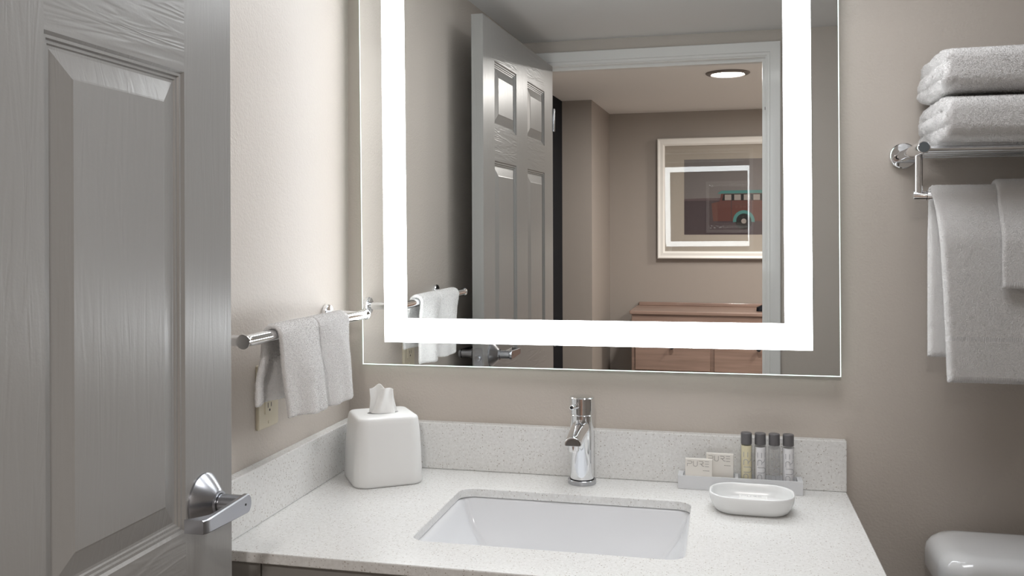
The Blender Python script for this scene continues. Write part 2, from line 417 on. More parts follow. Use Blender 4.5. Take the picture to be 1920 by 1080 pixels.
# countertop slab with the sink cut-out
def counter():
    b = NB(); cx, cy = (SX0 + SX1) / 2, (SY0 + SY1) / 2; hx, hy, r = (SX1 - SX0) / 2, (SY1 - SY0) / 2, .028
    inner = rrect(cx, cy, hx, hy, r, 8)
    X0, X1, Y0, Y1 = .0, CW, -CD, .0
    # outer points: one per inner point, with the corners kept
    n = len(inner); outer = []
    cidx = {4: (X1, Y1), 13: (X0, Y1), 22: (X0, Y0), 31: (X1, Y0)}
    keys = sorted(cidx)
    for i in range(n):
        if i in cidx: outer.append(cidx[i]); continue
        k0 = max([k for k in keys if k < i], default=keys[-1]); k1 = min([k for k in keys if k > i], default=keys[0])
        x, y = inner[i]; (ax, ay), (bx, by) = cidx[k0], cidx[k1]
        if abs(ax - bx) < 1e-9: outer.append((ax, min(max(y, Y0), Y1)))
        else: outer.append((min(max(x, X0), X1), ay))
    def V(p, z): return b.verts.new((p[0], p[1], z))
    ot, it = [V(p, 0) for p in outer], [V(p, 0) for p in inner]
    ob, ib = [V(p, -.0175) for p in outer], [V(p, -.0175) for p in inner]
    for k in range(n):
        j = (k + 1) % n
        b.faces.new((ot[k], ot[j], it[j], it[k])); b.faces.new((ob[k], ib[k], ib[j], ob[j]))
        b.faces.new((it[k], it[j], ib[j], ib[k]))
        b.faces.new((ot[k], ob[k], ob[j], ot[j]))
    return b
ct = thing('countertop', 'white speckled quartz countertop with low splash on top of the vanity', 'countertop', (CW / 2, -CD / 2, -.0175))
o = obj('slab', counter(), m_quartz, ct, auto=30); bevel(o, .0018, 2, 60)
bevel(obj('backsplash', box(NB(), TS + .0003, CW, -TS, -.0005, .0002, SH), m_quartz, ct), .0018)
bevel(obj('side_splash', box(NB(), .0005, TS, -CD, -.0005, .0002, SH), m_quartz, ct), .0018)
# undermount basin
sk = thing('undermount_sink', 'white rectangular undermount sink set into the speckled counter', 'sink', ((SX0 + SX1) / 2, (SY0 + SY1) / 2, -.165))
b = NB(); cx, cy = (SX0 + SX1) / 2, (SY0 + SY1) / 2; hx, hy = (SX1 - SX0) / 2, (SY1 - SY0) / 2
def basin_loop(ins, z, r, iy=None): return [(x, y, z) for x, y in rrect(cx, cy, hx - ins, hy - (ins if iy is None else iy), max(r, .01), 10)]
L_in = [basin_loop(-.004, -.0178, .016)]
for h in (.003, .012, .03, .05, .07, .09, .105, .115, .122):
    L_in.append(basin_loop(.002 + .40 * h + (1.6 * h * h if h > .06 else 0), -.0178 - h, .008 + .05 * h, .002 + .24 * h + (.8 * h * h if h > .06 else 0)))
L_in.append(basin_loop(.088, -.1435, .05, .055)); L_in.append(basin_loop(.12, -.1455, .03, .10))
out = [[(x, y, z - .010) for x, y, z in lp] for lp in [basin_loop(-.02, -.0178 + .0, .035)] + [basin_loop(-.004, -.04, .03), basin_loop(.03, -.10, .05), basin_loop(.07, -.152, .05, .05)]]
rs = loft(b, list(reversed([basin_loop(-.02, -.0178, .035)] + out)) + L_in, cap0=True, cap1=True)
obj('basin', b, m_basin, sk, auto=50)
b = NB(); lathe(b, [(0, .0035), (.018, .0035), (.021, .002), (.022, 0), (0, 0)], (cx, cy + .02, -.1454), (0, 0, 1), 32, cap=False)
obj('drain', b, m_chrome, sk, 'chrome drain ring', auto=30)

# faucet
fx, fy = .5435, -.0665
fa = thing('faucet', 'chrome single-hole faucet standing behind the sink', 'faucet', (fx, fy, 0))
b = NB(); lathe(b, [(.0292, .0003), (.0292, .0085), (.0282, .0097), (.0235, .0097)], (fx, fy, 0), (0, 0, 1), 48)
obj('base_ring', b, mat('satin_chrome', (0.50, 0.51, 0.53), .22, 1.0), fa, auto=30)
b = NB(); lathe(b, [(.0247, .0097), (.0247, .0112)], (fx, fy, 0), (0, 0, 1), 48); obj('gasket', b, m_dark, fa, 'dark seam above the base ring', auto=30)
b = NB(); lathe(b, [(.0242, .0097), (.0242, .1420), (.0232, .1435)], (fx, fy, 0), (0, 0, 1), 56)
obj('body', b, m_chrome, fa, auto=30)
b = NB(); lathe(b, [(.0225, .1435), (.0225, .1450), (.0258, .1455), (.0258, .1770), (.0245, .1790), (.020, .1797), (0, .180)], (fx, fy, 0), (0, 0, 1), 56)
hd = obj('handle_cap', b, m_chrome, fa, auto=30)
pd = Vector((-.30, -1, .05)).normalized(); pa = Vector((fx, fy, .1615)) + pd * .020
b = NB(); rod(b, pa, pa + pd * .030, .0052, .0012, 24); obj('lever_pin', b, m_chrome, hd, auto=30)
b = NB(); lathe(b, [(0, .0302), (.0032, .0302), (.0032, .0306), (0, .0306)], pa, pd, 16, cap=False); obj('pin_end', b, m_dark, hd, 'dark pin end')
# spout: half-round section, sloping down to its mouth
b = NB(); loops = []
for t, yy, zz in ((0, -.085, .1085), (.5, -.14, .1065), (1, -.192, .1035)):
    lp = [(-.0165, 0), (-.0165, .003)] + [(-.0165 * math.cos(a), .003 + .0140 * math.sin(a)) for a in [math.pi * k / 16 for k in range(1, 16)]] + [(.0165, .003), (.0165, 0)]
    s = 1 + .25 * (1 - t)
    loops.append([(fx + x * (1 + .1 * (1 - t)), yy, zz + z * s + .006 * (1 - t)) for x, z in lp])
loft(b, loops)
sp = obj('spout', b, m_chrome, fa, auto=40); bevel(sp, .0012, 2, 40)
b = NB(); loft(b, [[(fx + x * .80, -.1921, .1045 + z * .78) for x, z in lp], [(fx + x * .80, -.1924, .1045 + z * .78) for x, z in lp]])
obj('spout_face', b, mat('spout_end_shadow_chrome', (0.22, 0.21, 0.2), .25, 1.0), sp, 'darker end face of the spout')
b = NB(); lathe(b, [(.0108, 0), (.0108, .011), (.0095, .012), (.008, .012), (.008, .009), (0, .009)], (fx, -.1785, .1035), (0, 0, -1), 32, cap=True)
obj('aerator', b, m_chrome, sp, auto=30)

# ---------------------------------------------------------------- lighted mirror
MO = Vector((.6, -.0228, .25)); my, mp_, mr_ = R(-.8964), R(.2283), R(.4037)
mn = Vector((math.sin(my) * math.cos(mp_), -math.cos(my) * math.cos(mp_), -math.sin(mp_)))
ex = Vector((math.cos(my), math.sin(my), 0)); ez = ex.cross(-mn)
if ez.z < 0: ez = -ez
ma = ex * math.cos(mr_) + ez * math.sin(mr_); mb = -ex * math.sin(mr_) + ez * math.cos(mr_)
def MM(p): return MO + ma * (p[0] - .6) + mb * (p[2] - .25) + mn * (-p[1])     # y<0 toward the room
MX0, MX1, MZ0, MZ1 = .0392, 1.0561, .2274, 1.1760
BX0, BX1, BZ0, BZ1, BW = MX0 + .0531, MX1 - .0531, MZ0 + .0511, 1.1257, .0535
mir = thing('lighted_mirror', 'large frameless wall mirror with a glowing white light band above the sink', 'mirror', (.55, -.012, MZ0))
b = NB(); e = .0016; g = .005
# silvered face
def quad(bm, pts, mi=0): bm.faces.new([bm.verts.new(MM(p)) for p in pts]).material_index = mi
def slab(bm, x0, x1, z0, z1, y0, y1, mi): box(bm, x0, x1, y0, y1, z0, z1, MM, mi)
slab(b, MX0 + e, MX1 - e, MZ0 + e, MZ1 - e, 0.0, g, 0)
obj('mirror_glass', b, m_mirror, mir)
b = NB()
for x0, x1, z0, z1 in ((MX0 + e, MX1 - e, MZ0, MZ0 + e), (MX0 + e, MX1 - e, MZ1 - e, MZ1), (MX1 - e, MX1, MZ0, MZ1)): slab(b, x0, x1, z0, z1, -.0002, g, 0)
obj('lit_glass_edge', b, m_medge, mir, 'thin glowing glass edge')
b = NB(); slab(b, MX0, MX0 + e, MZ0, MZ1, -.0002, g, 0); obj('glass_side_edge', b, m_medge, mir, 'pale green left glass edge')
b = NB()
for x0, x1, z0, z1 in ((BX0, BX0 + BW, BZ0, BZ1), (BX1 - BW, BX1, BZ0, BZ1), (BX0 + BW, BX1 - BW, BZ0, BZ0 + BW), (BX0 + BW, BX1 - BW, BZ1 - BW, BZ1)):
    slab(b, x0, x1, z0, z1, -.0005, .0, 0)
obj('light_band', b, m_band, mir, 'glowing white band near the mirror edge')
b = NB(); slab(b, MX0 + .03, MX1 - .03, MZ0 + .04, MZ1 - .04, g, .0145, 0)
obj('mirror_housing', b, m_house, mir)

# ---------------------------------------------------------------- towel bar on the left wall
BXX, BZZ, BYA, BYB = .0834, .3445, -.6226, -.1097
tb = thing('towel_bar', 'short chrome towel bar on the left wall beside the mirror', 'towel bar', (.0, (BYA + BYB) / 2, BZZ))
b = NB(); rod(b, (BXX, BYA + .004, BZZ), (BXX, BYB - .004, BZZ), .0098, 0)
for yy, s in ((BYA, 1), (BYB, -1)):
    lathe(b, [(.0098, .014), (.0103, .006), (.0118, .002), (.0118, 0)], (BXX, yy, BZZ), (0, s, 0), 32)
obj('bar', b, m_chrome, tb, auto=30)
for yy in (BYA + .016, BYB - .016):
    b = NB(); lathe(b, [(.021, .0005), (.021, .008), (.0195, .010), (.010, .0105)], (0, yy, BZZ), (1, 0, 0), 40); fl = obj('wall_flange', b, m_chrome, tb, auto=30)
    b = NB(); lathe(b, [(.0088, .0105), (.0088, BXX - .004)], (0, yy, BZZ), (1, 0, 0), 32); obj('post', b, m_chrome, tb, auto=30)

# terry helpers
def nz(p, s, k=0): return noise.noise(Vector(p) * s + Vector((k * 7.3, k * 3.1, k * 1.7)))
def fuzz(p, amp=.0011): return amp * (nz(p, 190, 3) + .8 * nz(p, 420, 5))
def sheet(name, fn, nu, nv, m, parent, th, label=None, sub=1, hem=None, fz=.0011, EK=30):
    """surface fn(u,v) thickened; used for terry cloth"""
    b = NB(); vs = []; TH = th if callable(th) else (lambda v: th)
    P = [[fn(i / nu, j / nv) for j in range(nv + 1)] for i in range(nu + 1)]
    for i in range(nu + 1):
        row = []
        for j in range(nv + 1):
            a = P[min(i + 1, nu)][j] - P[max(i - 1, 0)][j]; c = P[i][min(j + 1, nv)] - P[i][max(j - 1, 0)]
            n = a.cross(c); n = n.normalized() if n.length > 1e-9 else Vector((1, 0, 0))
            row.append((P[i][j], n))
        vs.append(row)
    def edge_t(i, j):
        d = min(i / nu * EK, (nu - i) / nu * EK, j / nv * 60, (nv - j) / nv * 60, 1); return .25 + .75 * math.sqrt(max(0, d * (2 - d)))
    A = [[b.verts.new(p + n * (TH(j / nv) / 2 * edge_t(i, j) + fuzz(p, fz * (1 + 1.2 * (i < 3))))) for j, (p, n) in enumerate(r)] for i, r in enumerate(vs)]
    B = [[b.verts.new(p - n * (TH(j / nv) / 2 * edge_t(i, j) + fuzz(p + Vector((3, 3, 3)), fz))) for j, (p, n) in enumerate(r)] for i, r in enumerate(vs)]
    for i in range(nu):
        for j in range(nv):
            mi = 1 if hem and hem(i / nu, j / nv) else 0
            b.faces.new((A[i][j], A[i + 1][j], A[i + 1][j + 1], A[i][j + 1])).material_index = mi
            b.faces.new((B[i][j], B[i][j + 1], B[i + 1][j + 1], B[i + 1][j])).material_index = mi
    for i in range(nu):
        b.faces.new((A[i][0], B[i][0], B[i + 1][0], A[i + 1][0])); b.faces.new((A[i][nv], A[i + 1][nv], B[i + 1][nv], B[i][nv]))
    for j in range(nv):
        b.faces.new((A[0][j], A[0][j + 1], B[0][j + 1], B[0][j])); b.faces.new((A[nu][j], B[nu][j], B[nu][j + 1], A[nu][j + 1]))
    return b
import numpy as np
def pile(o, n, length=.0015, width=.00045, seed=1):
    """short terry loops standing on the cloth, kept inside the cloth's own mesh"""
    me = o.data; rng = np.random.default_rng(seed); me.calc_loop_triangles()
    nt = len(me.loop_triangles); tri = np.empty(nt * 3, np.int32); me.loop_triangles.foreach_get('vertices', tri); tri = tri.reshape(-1, 3)
    co = np.empty(len(me.vertices) * 3, np.float32); me.vertices.foreach_get('co', co); co = co.reshape(-1, 3)
    A, B, Cc = co[tri[:, 0]], co[tri[:, 1]], co[tri[:, 2]]; cr = np.cross(B - A, Cc - A); ar = np.linalg.norm(cr, axis=1)
    pk = rng.choice(nt, n, p=ar / ar.sum()); r1, r2_ = np.sqrt(rng.random(n)), rng.random(n)
    P = A[pk] * (1 - r1)[:, None] + B[pk] * (r1 * (1 - r2_))[:, None] + Cc[pk] * (r1 * r2_)[:, None]
    N = cr[pk] / np.maximum(ar[pk], 1e-12)[:, None]
    d = N + rng.normal(0, .55, (n, 3)); d /= np.linalg.norm(d, axis=1)[:, None]
    sd_ = np.cross(d, rng.normal(0, 1, (n, 3))); sd_ /= np.maximum(np.linalg.norm(sd_, axis=1), 1e-9)[:, None]
    ln_ = length * (.5 + rng.random(n))[:, None]; P = P - N * .0002
    V_ = np.stack([P - sd_ * width, P + sd_ * width, P + d * ln_ + sd_ * width * .5, P + d * ln_ - sd_ * width * .5], 1).reshape(-1, 3)
    tm = bpy.data.meshes.new('pile'); tm.vertices.add(n * 4); tm.vertices.foreach_set('co', V_.astype(np.float32).ravel())
    tm.loops.add(n * 4); tm.loops.foreach_set('vertex_index', np.arange(n * 4, dtype=np.int32)); tm.polygons.add(n)
    tm.polygons.foreach_set('loop_start', np.arange(0, n * 4, 4, dtype=np.int32)); tm.update(calc_edges=True)
    b = bmesh.new(); b.from_mesh(me); b.from_mesh(tm); b.to_mesh(me); b.free(); bpy.data.meshes.remove(tm)
    me.update()
# washcloths folded over the bar: v runs front hem -> over the bar -> back hem; u along the bar
def cloth_fn(y_top0, y_top1, yf0, yf1, yb0, yb1, zf, zb, seed, bulge=.012, rb=.0150):
    LF, LB, arc = (BZZ - zf), (BZZ - zb), math.pi * rb
    tot = LF + LB + arc
    def fn(u, v):
        s = v * tot
        if s < LF:
            t = 1 - s / LF                       # 1 at hem
            y0 = y_top0 + (yf0 - y_top0) * t ** .8; y1 = y_top1 + (yf1 - y_top1) * t ** .8
            y = y0 + (y1 - y0) * u
            z = BZZ - LF * t
            wv = math.sin(u * 6.3 + seed) * .5 + math.sin(u * 11 + seed * 2.1) * .35
            x = BXX + rb + bulge * min(1, t * 2.2) ** .7 * (math.sin(math.pi * min(1, u ** 1.25 * 1.02)) ** .8 * 1.25 - .35 + .10 * wv) + .004 * math.sin(u * 16 + seed) * t * t
            z += .003 * math.sin(u * 5 + seed) * t
        elif s < LF + arc:
            a = (s - LF) / rb
            y = y_top0 + (y_top1 - y_top0) * u
            x = BXX + rb * math.cos(a); z = BZZ + rb * math.sin(a)
        else:
            t = (s - LF - arc) / LB
            y0 = y_top0 + (yb0 - y_top0) * t; y1 = y_top1 + (yb1 - y_top1) * t; y = y0 + (y1 - y0) * u
            z = BZZ - LB * t
            x = BXX - rb - .018 * min(1, t * 1.5) + .006 * math.sin(u * 8 + seed) * min(1, t * 3)
        return Vector((x, y, z))
    return fn
gw = 'white washcloths on the chrome bar'
for (args, sd, lab, hide) in (((-.527, -.379, -.492, -.345, -.530, -.415, .196, .222), 1.2, 'white terry washcloth on the left bar, the one nearer the door, its front hem lower', 0),
                              ((-.375, -.236, -.341, -.228, -.405, -.25, .192, .225), 3.9, 'white terry washcloth on the left bar, the one nearer the mirror', 1)):
    b = sheet('washcloth', cloth_fn(*args, sd, .020 if not hide else .017, .0150), 60, 110, m_towel, None, .0080, fz=.0006)
    o = obj('washcloth', b, m_towel, None, smooth=True); tag(o, lab, 'towel', gw)
    pile(o, 70000, .0012, .00035, seed=int(sd * 10))

# outlet with ivory plate
ou = thing('wall_outlet', 'ivory outlet plate on the left wall, half hidden by the washcloth', 'outlet', (0, -.392, .158))
b = NB(); loft(b, [[(.0005, y, z) for y, z in rrect(-.391, .2175, .0385, .0595, .004)], [(.0045, y, z) for y, z in rrect(-.391, .2175, .0385, .0595, .004)], [(.0065, y, z) for y, z in rrect(-.391, .2175, .0365, .0575, .004)]])
obj('cover_plate', b, m_ivory, ou, auto=30)
b = NB(); loft(b, [[(.0064, y, z) for y, z in rrect(-.391, .2175, .0168, .0335, .002)], [(.0085, y, z) for y, z in rrect(-.391, .2175, .0162, .0329, .002)]])
so = obj('receptacle', b, m_ivory, ou, auto=30)
b = NB()
for zc in (.200, .236):
    box(b, .0084, .0087, -.3985, -.3965, zc - .0045, zc + .0045); box(b, .0084, .0087, -.3865, -.3845, zc - .004, zc + .004)
    lathe(b, [(0, 0), (.0024, 0), (.0024, .0003), (0, .0003)], (.0084, -.391, zc - .0095), (1, 0, 0), 12, cap=False)
obj('slots', b, m_dark, so, 'dark prong slots')
for z in (.168, .267):
    b = NB(); lathe(b, [(0, 0), (.003, 0), (.0028, .001), (0, .0012)], (.0064, -.391, z), (1, 0, 0), 16, cap=False); obj('screw', b, m_ivory, ou)

# light switch on the doorway wall, seen in the mirror beside the light band
sw = thing('light_switch', 'white light switch plate on the wall beside the doorway, seen in the mirror', 'switch', (1.068, WY, .238))
b = NB(); loft(b, [[(x, WY + .0005, z) for x, z in rrect(1.068, .2975, .036, .0595, .004)], [(x, WY + .006, z) for x, z in rrect(1.068, .2975, .0345, .058, .004)]]); obj('cover_plate', b, m_trim, sw, auto=30)
b = NB(); box(b, 1.052, 1.084, WY + .0058, WY + .009, .265, .330); obj('rocker', b, m_trim, sw)

# ---------------------------------------------------------------- tissue box
TX, TY, TR = .1285, -.1235, R(34)
tis = thing('tissue_box', 'white rounded tissue box cover in the left corner of the counter', 'tissue box', (TX, TY, 0))
def TB(p):
    c, s = math.cos(TR), math.sin(TR); return Vector((TX + p[0] * c - p[1] * s, TY + p[0] * s + p[1] * c, p[2]))
b = NB(); loops = []
def tl(h, z, r): return [(x, y, z) for x, y in rrect(0, 0, h, h * .98, r, 8)]
loops = [tl(.066, .0004, .026), tl(.0715, .0012, .029), tl(.0728, .006, .030), tl(.0722, .03, .030), tl(.0705, .07, .028), tl(.0680, .105, .025), tl(.0655, .126, .022), tl(.0642, .1335, .0205), tl(.0625, .1372, .019), tl(.0598, .1392, .0165), tl(.0565, .1398, .0135)]
loft(b, loops, tf=TB)
obj('cover', b, m_plastic, tis, auto=75)
b = NB()
ov = [(.033 * math.cos(2 * math.pi * k / 32), .0175 * math.sin(2 * math.pi * k / 32)) for k in range(32)]
loft(b, [[(x, y, .1390) for x, y in ov], [(x, y, .1400) for x, y in ov]], tf=TB)
obj('slot', b, m_house, tis, 'oval slot in the top')
b = NB()
def tissue_sheet(w_base, w_top, y_amp, ph, lean, top_fn, yo, nu=56, nv=26):
    G = []; c2, s2 = math.cos(R(20)), math.sin(R(20))
    for i in range(nu + 1):
        u = i / nu; row = []
        for j in range(nv + 1):
            v = j / nv; wd = w_base + (w_top - w_base) * min(1, v * 1.6) ** .7
            x = wd * (2 * u - 1) + lean * v
            bow = .009 * (1 - (2 * u - 1) ** 2) * (1 - .6 * v)
            y = yo * (1 - .5 * v) - bow + y_amp * math.sin(ph + 2 * math.pi * 1.35 * u - 1.6 * v) * (.35 + .65 * v) + .0018 * nz((x * 2, v * .05, ph), 45, 2)
            z = .1385 + v * top_fn(u)
            row.append(b.verts.new((TX + .001 + x * c2 - y * s2, TY + x * s2 + y * c2, z)))
        G.append(row)
    for i in range(nu):
        for j in range(nv): b.faces.new((G[i][j], G[i + 1][j], G[i + 1][j + 1], G[i][j + 1]))
tissue_sheet(.031, .0245, .0055, .6, -.004, lambda u: .052 + .011 * math.exp(-((u - .42) / .2) ** 2) - .003 * u, .004)
tissue_sheet(.026, .0150, .0040, 2.6, .006, lambda u: .050 + .004 * math.sin(3 * u), -.006)
o = obj('tissue', b, m_tissue, tis, 'white pleated tissue sticking out', smooth=True)
sd = o.modifiers.new('thick', 'SOLIDIFY'); sd.thickness = .0007

# ---------------------------------------------------------------- strokes for the lettering
def arc(cx, cy, rx, ry, a0, a1, n=9): return [(cx + rx * math.cos(R(a0 + (a1 - a0) * k / n)), cy + ry * math.sin(R(a0 + (a1 - a0) * k / n))) for k in range(n + 1)]
LET = {
 'P': (.95, [[(0, 1), (.55, 1)] + arc(.55, .75, .27, .25, 90, -90) + [(0, .5)], [(0, .5), (0, 0)]]),
 'U': (.85, [[(0, 1), (0, .32)] + arc(.35, .32, .35, .32, 180, 360) + [(.7, 1)]]),
 'R': (.95, [[(0, 1), (.5, 1)] + arc(.5, .75, .26, .25, 90, -90) + [(.12, .5)], [(.35, .5), (.62, .14), (.95, .05)]]),
 'E': (.75, [[(0, 1), (.7, 1)], [(0, .53), (.7, .53)], [(0, .05), (.7, .05)]]),
}
def strokes(text):
    x = 0; out = []
    for ch in text:
        wd, sts = LET[ch]
        for s in sts: out.append([(x + px, py) for px, py in s])
        x += wd + .12
    return out, x - .17
def ribbon(bm, pts, wd, fn, mi=0, step=.0015):
    """pts in metres on a surface, fn(x,y)->(point)"""
    dense = []
    for (ax, ay), (bx, by) in zip(pts, pts[1:]):
        n = max(1, int(math.hypot(bx - ax, by - ay) / step))
        for k in range(n): dense.append((ax + (bx - ax) * k / n, ay + (by - ay) * k / n))
    dense.append(pts[-1]); pv = None
    for k, (x, y) in enumerate(dense):
        x0, y0 = dense[max(k - 1, 0)]; x1, y1 = dense[min(k + 1, len(dense) - 1)]
        L = math.hypot(x1 - x0, y1 - y0) or 1; nx, ny = -(y1 - y0) / L * wd / 2, (x1 - x0) / L * wd / 2
        cur = (bm.verts.new(fn(x + nx, y + ny)), bm.verts.new(fn(x - nx, y - ny)))
        if pv: bm.faces.new((pv[0], pv[1], cur[1], cur[0])).material_index = mi
        pv = cur

# ---------------------------------------------------------------- amenity tray
AX0, AX1, AY0, AY1, AH = .739, .981, -.0675, -.0275, .0270
aa = R(-.6)
tr = thing('amenity_tray', 'pale grey rectangular tray against the backsplash holding soaps and small bottles', 'tray', ((AX0 + AX1) / 2, (AY0 + AY1) / 2, 0))
b = NB(); WLf = .013
# solid front block with two pockets: floor, rim walls, divider between soaps and bottles
box(b, AX0, AX1, AY0, AY1, .0003, .010)
box(b, AX0, AX1, AY0, AY0 + .004, .010, AH); box(b, AX0, AX1, AY1 - .0035, AY1, .010, AH)
box(b, AX0, AX0 + .010, AY0 + .004, AY1 - .0035, .010, AH); box(b, AX1 - .010, AX1, AY0 + .004, AY1 - .0035, .010, AH)
box(b, .8515, .8575, AY0 + .004, AY1 - .0035, .010, AH)
obj('tray_body', b, m_tray, tr)
# cartons of soap standing in the tray
def soap(cx, yc, zb, wd, hh, lab, tilt=0):
    t = thing('soap_carton', lab, 'soap', (cx, yc, zb), 'soap cartons in the tray')
    th = .0115
    tf = lambda p: Vector((cx, yc, zb)) + Matrix.Rotation(tilt, 3, 'X') @ Vector(p)
    o = obj('carton', box(NB(), -wd / 2, wd / 2, -th / 2, th / 2, 0, hh, tf), m_paper, t); bevel(o, .0006)
    st, W = strokes('PURE'); b = NB(); s = .0425 / W; sy = .0105
    fn = lambda x, y: tf((x, -th / 2 - .00025, y))
    for k, sx in enumerate(st): ribbon(b, [(-.0225 + px * s, hh - .0145 + py * sy) for px, py in sx], .0006, fn)
    for k in range(5): ribbon(b, [(.0085 + k * .0026, hh - .0225), (.0105 + k * .0026, hh - .0225)], .0007, fn)
    obj('lettering', b, m_ink, t, 'grey lettering')
soap(.8215, -.0475, .0103, .0535, .0605, 'cream soap carton in the tray, the taller one standing behind')
soap(.7800, -.0595 + .0005, .0103, .0535, .0505, 'cream soap carton in the tray, the lower one in front at the left end')
# bottles
def bottle(cx, cy, zb, liquid, lab, ink, fill):
    t = thing('toiletry_bottle', lab, 'bottle', (cx, cy, zb), 'toiletry bottles in the tray')
    r = .0112; H = .0835
    b = NB(); lathe(b, [(0, .0004), (r - .002, .0004), (r - .0003, .002), (r, .004), (r, H - .0045), (r - .002, H - .001), (r - .003, H)], (cx, cy, zb), (0, 0, 1), 36, cap=False)
    bmesh.ops.remove_doubles(b, verts=b.verts, dist=1e-6)
    body = obj('bottle_body', b, m_bottle, t, 'clear plastic body', smooth=True)
    if liquid:
        b = NB(); lathe(b, [(0, .0041), (r - .0035, .0046), (r - .0008, .0066), (r - .0008, fill), (0, fill)], (cx, cy, zb), (0, 0, 1), 36, cap=False)
        obj('contents', b, liquid, body, auto=40)
    b = NB(); lathe(b, [(.0078, H - .001), (.0104, H - .001), (.0108, H), (.0108, H + .0205), (.0098, H + .0218), (0, H + .022)], (cx, cy, zb), (0, 0, 1), 36)
    obj('cap', b, m_cap, t, 'charcoal screw cap', auto=35)
    st, W = strokes('PURE'); b = NB(); s = .056 / W; sy = .0165
    # lettering climbs the bottle, letter tops toward the left
    a0 = math.atan2(CAM.y - cy, CAM.x - cx) + R(16)
    def fn(x, y):
        a = a0 - y / r; rr = r + .00025
        return Vector((cx + rr * math.cos(a), cy + rr * math.sin(a), zb + .012 + x))
    for sx in st: ribbon(b, [(px * s, (py - .5) * sy) for px, py in sx], .0011, fn)
    obj('lettering', b, ink, t, 'grey lettering running up the bottle')
bz = .0103
bottle(.8735, -.046, bz, m_amber, 'small bottle of pale amber gel with charcoal cap, leftmost in the tray', m_inkpale, .080)
bottle(.9005, -.046, bz, m_lotion, 'small bottle of white lotion with charcoal cap, between the amber and the clear bottles', m_inkpale, .078)
bottle(.9275, -.046, bz, None, 'small see-through clear bottle with charcoal cap, third from the left in the tray', m_inkpale, .079)
bottle(.9545, -.046, bz, m_lotion, 'small bottle of white lotion with charcoal cap, at the right end of the tray', m_inkpale, .078)

# soap dish with a wrapped soap
DX, DY, DR = .8795, -.184, R(-1.5)
ds = thing('soap_dish', 'white glazed oval soap dish on the counter in front of the tray', 'soap dish', (DX, DY, 0))
def DT(p):
    c, s = math.cos(DR), math.sin(DR); return Vector((DX + p[0] * c - p[1] * s, DY + p[0] * s + p[1] * c, p[2]))
def dl(hx, hy, z): return [(x, y, z) for x, y in rrect(0, 0, hx, hy, hy * .86, 12)]
b = NB()
loft(b, [dl(.052, .030, .0004), dl(.062, .040, .0008), dl(.0665, .0445, .004), dl(.0715, .0495, .012), dl(.0755, .0535, .022), dl(.0770, .0550, .030), dl(.0772, .0552, .0335), dl(.0765, .0545, .0350), dl(.0750, .0530, .0357), dl(.0735, .0515, .0350), dl(.0727, .0507, .0335),
         dl(.0712, .0492, .024), dl(.0690, .0470, .014), dl(.0640, .0420, .0085), dl(.055, .033, .0068), dl(.03, .015, .0064)], tf=DT)
obj('dish_body', b, m_dish, ds, smooth=True)
sb = thing('wrapped_soap', 'small flat white wrapped soap lying in the soap dish', 'soap', (DX + .001, DY + .012, .007))
tfs = lambda p: DT((p[0] + .003, p[1] + .010, p[2]))
o = obj('wrapper', box(NB(), -.0265, .0265, -.0215, .0215, .0078, .0195, tfs), mat('soap_wrapper', (0.86, .86, .84), .5), sb); bevel(o, .0015)
st, W = strokes('PURE'); b = NB()
for sx in st: ribbon(b, [(-.021 + px * .036 / W, .008 + py * .009) for px, py in sx], .0008, lambda x, y: tfs((x, y, .0198)))
obj('lettering', b, m_inkpale, sb, 'pale grey lettering')

# ---------------------------------------------------------------- towel shelf on the back wall
QX, QZ = 1.175, .668
QR = 1.78                        # right arm, outside the frame
sh = thing('towel_shelf', 'chrome hotel towel shelf with a lower rail on the right of the mirror', 'towel rack', (QX, 0, QZ))
for x in (QX, QR):
    b = NB(); lathe(b, [(.0255, .0005), (.0255, .011), (.0250, .0135), (.0235, .0150), (.0110, .0154)], (x, 0, QZ), (0, -1, 0), 48); fl = obj('wall_flange', b, m_chrome, sh, auto=30)
    b = NB(); rod(b, (x, -.0156, QZ), (x, -.2, QZ), .0108, .0008, 40); obj('arm', b, m_chrome, sh, auto=30)
    b = NB(); lathe(b, [(0, .2001), (.0092, .2001), (.0092, .2006), (0, .2006)], (x, 0, QZ), (0, -1, 0), 32, cap=False); obj('arm_cap', b, mat('satin_cap', (.30, .36, .42), .25, 1.0), sh, 'satin blue-grey arm end cap')
    b = NB(); rod(b, (x + .004, -.135, QZ - .006), (x + .004, -.135, .586), .0066); obj('drop_rod', b, m_chrome, sh, auto=30)
for k, yy in enumerate((-.188, -.140, -.092, -.044)):
    b = NB(); rod(b, (QX + .006, yy, QZ - .003), (QR - .006, yy, QZ - .003), .0062); obj('shelf_rail', b, m_chrome, sh, auto=30)
b = NB(); rod(b, (QX - .006, -.135, .5845), (QR + .014, -.135, .5845), .0080, .0008); obj('lower_rail', b, m_chrome, sh, auto=30)
b = NB(); lathe(b, [(.0083, 0), (.0083, .001)], (QX + .0165, -.135, .5845), (1, 0, 0), 32); obj('rail_joint', b, m_dark, sh, 'fine joint line on the rail')

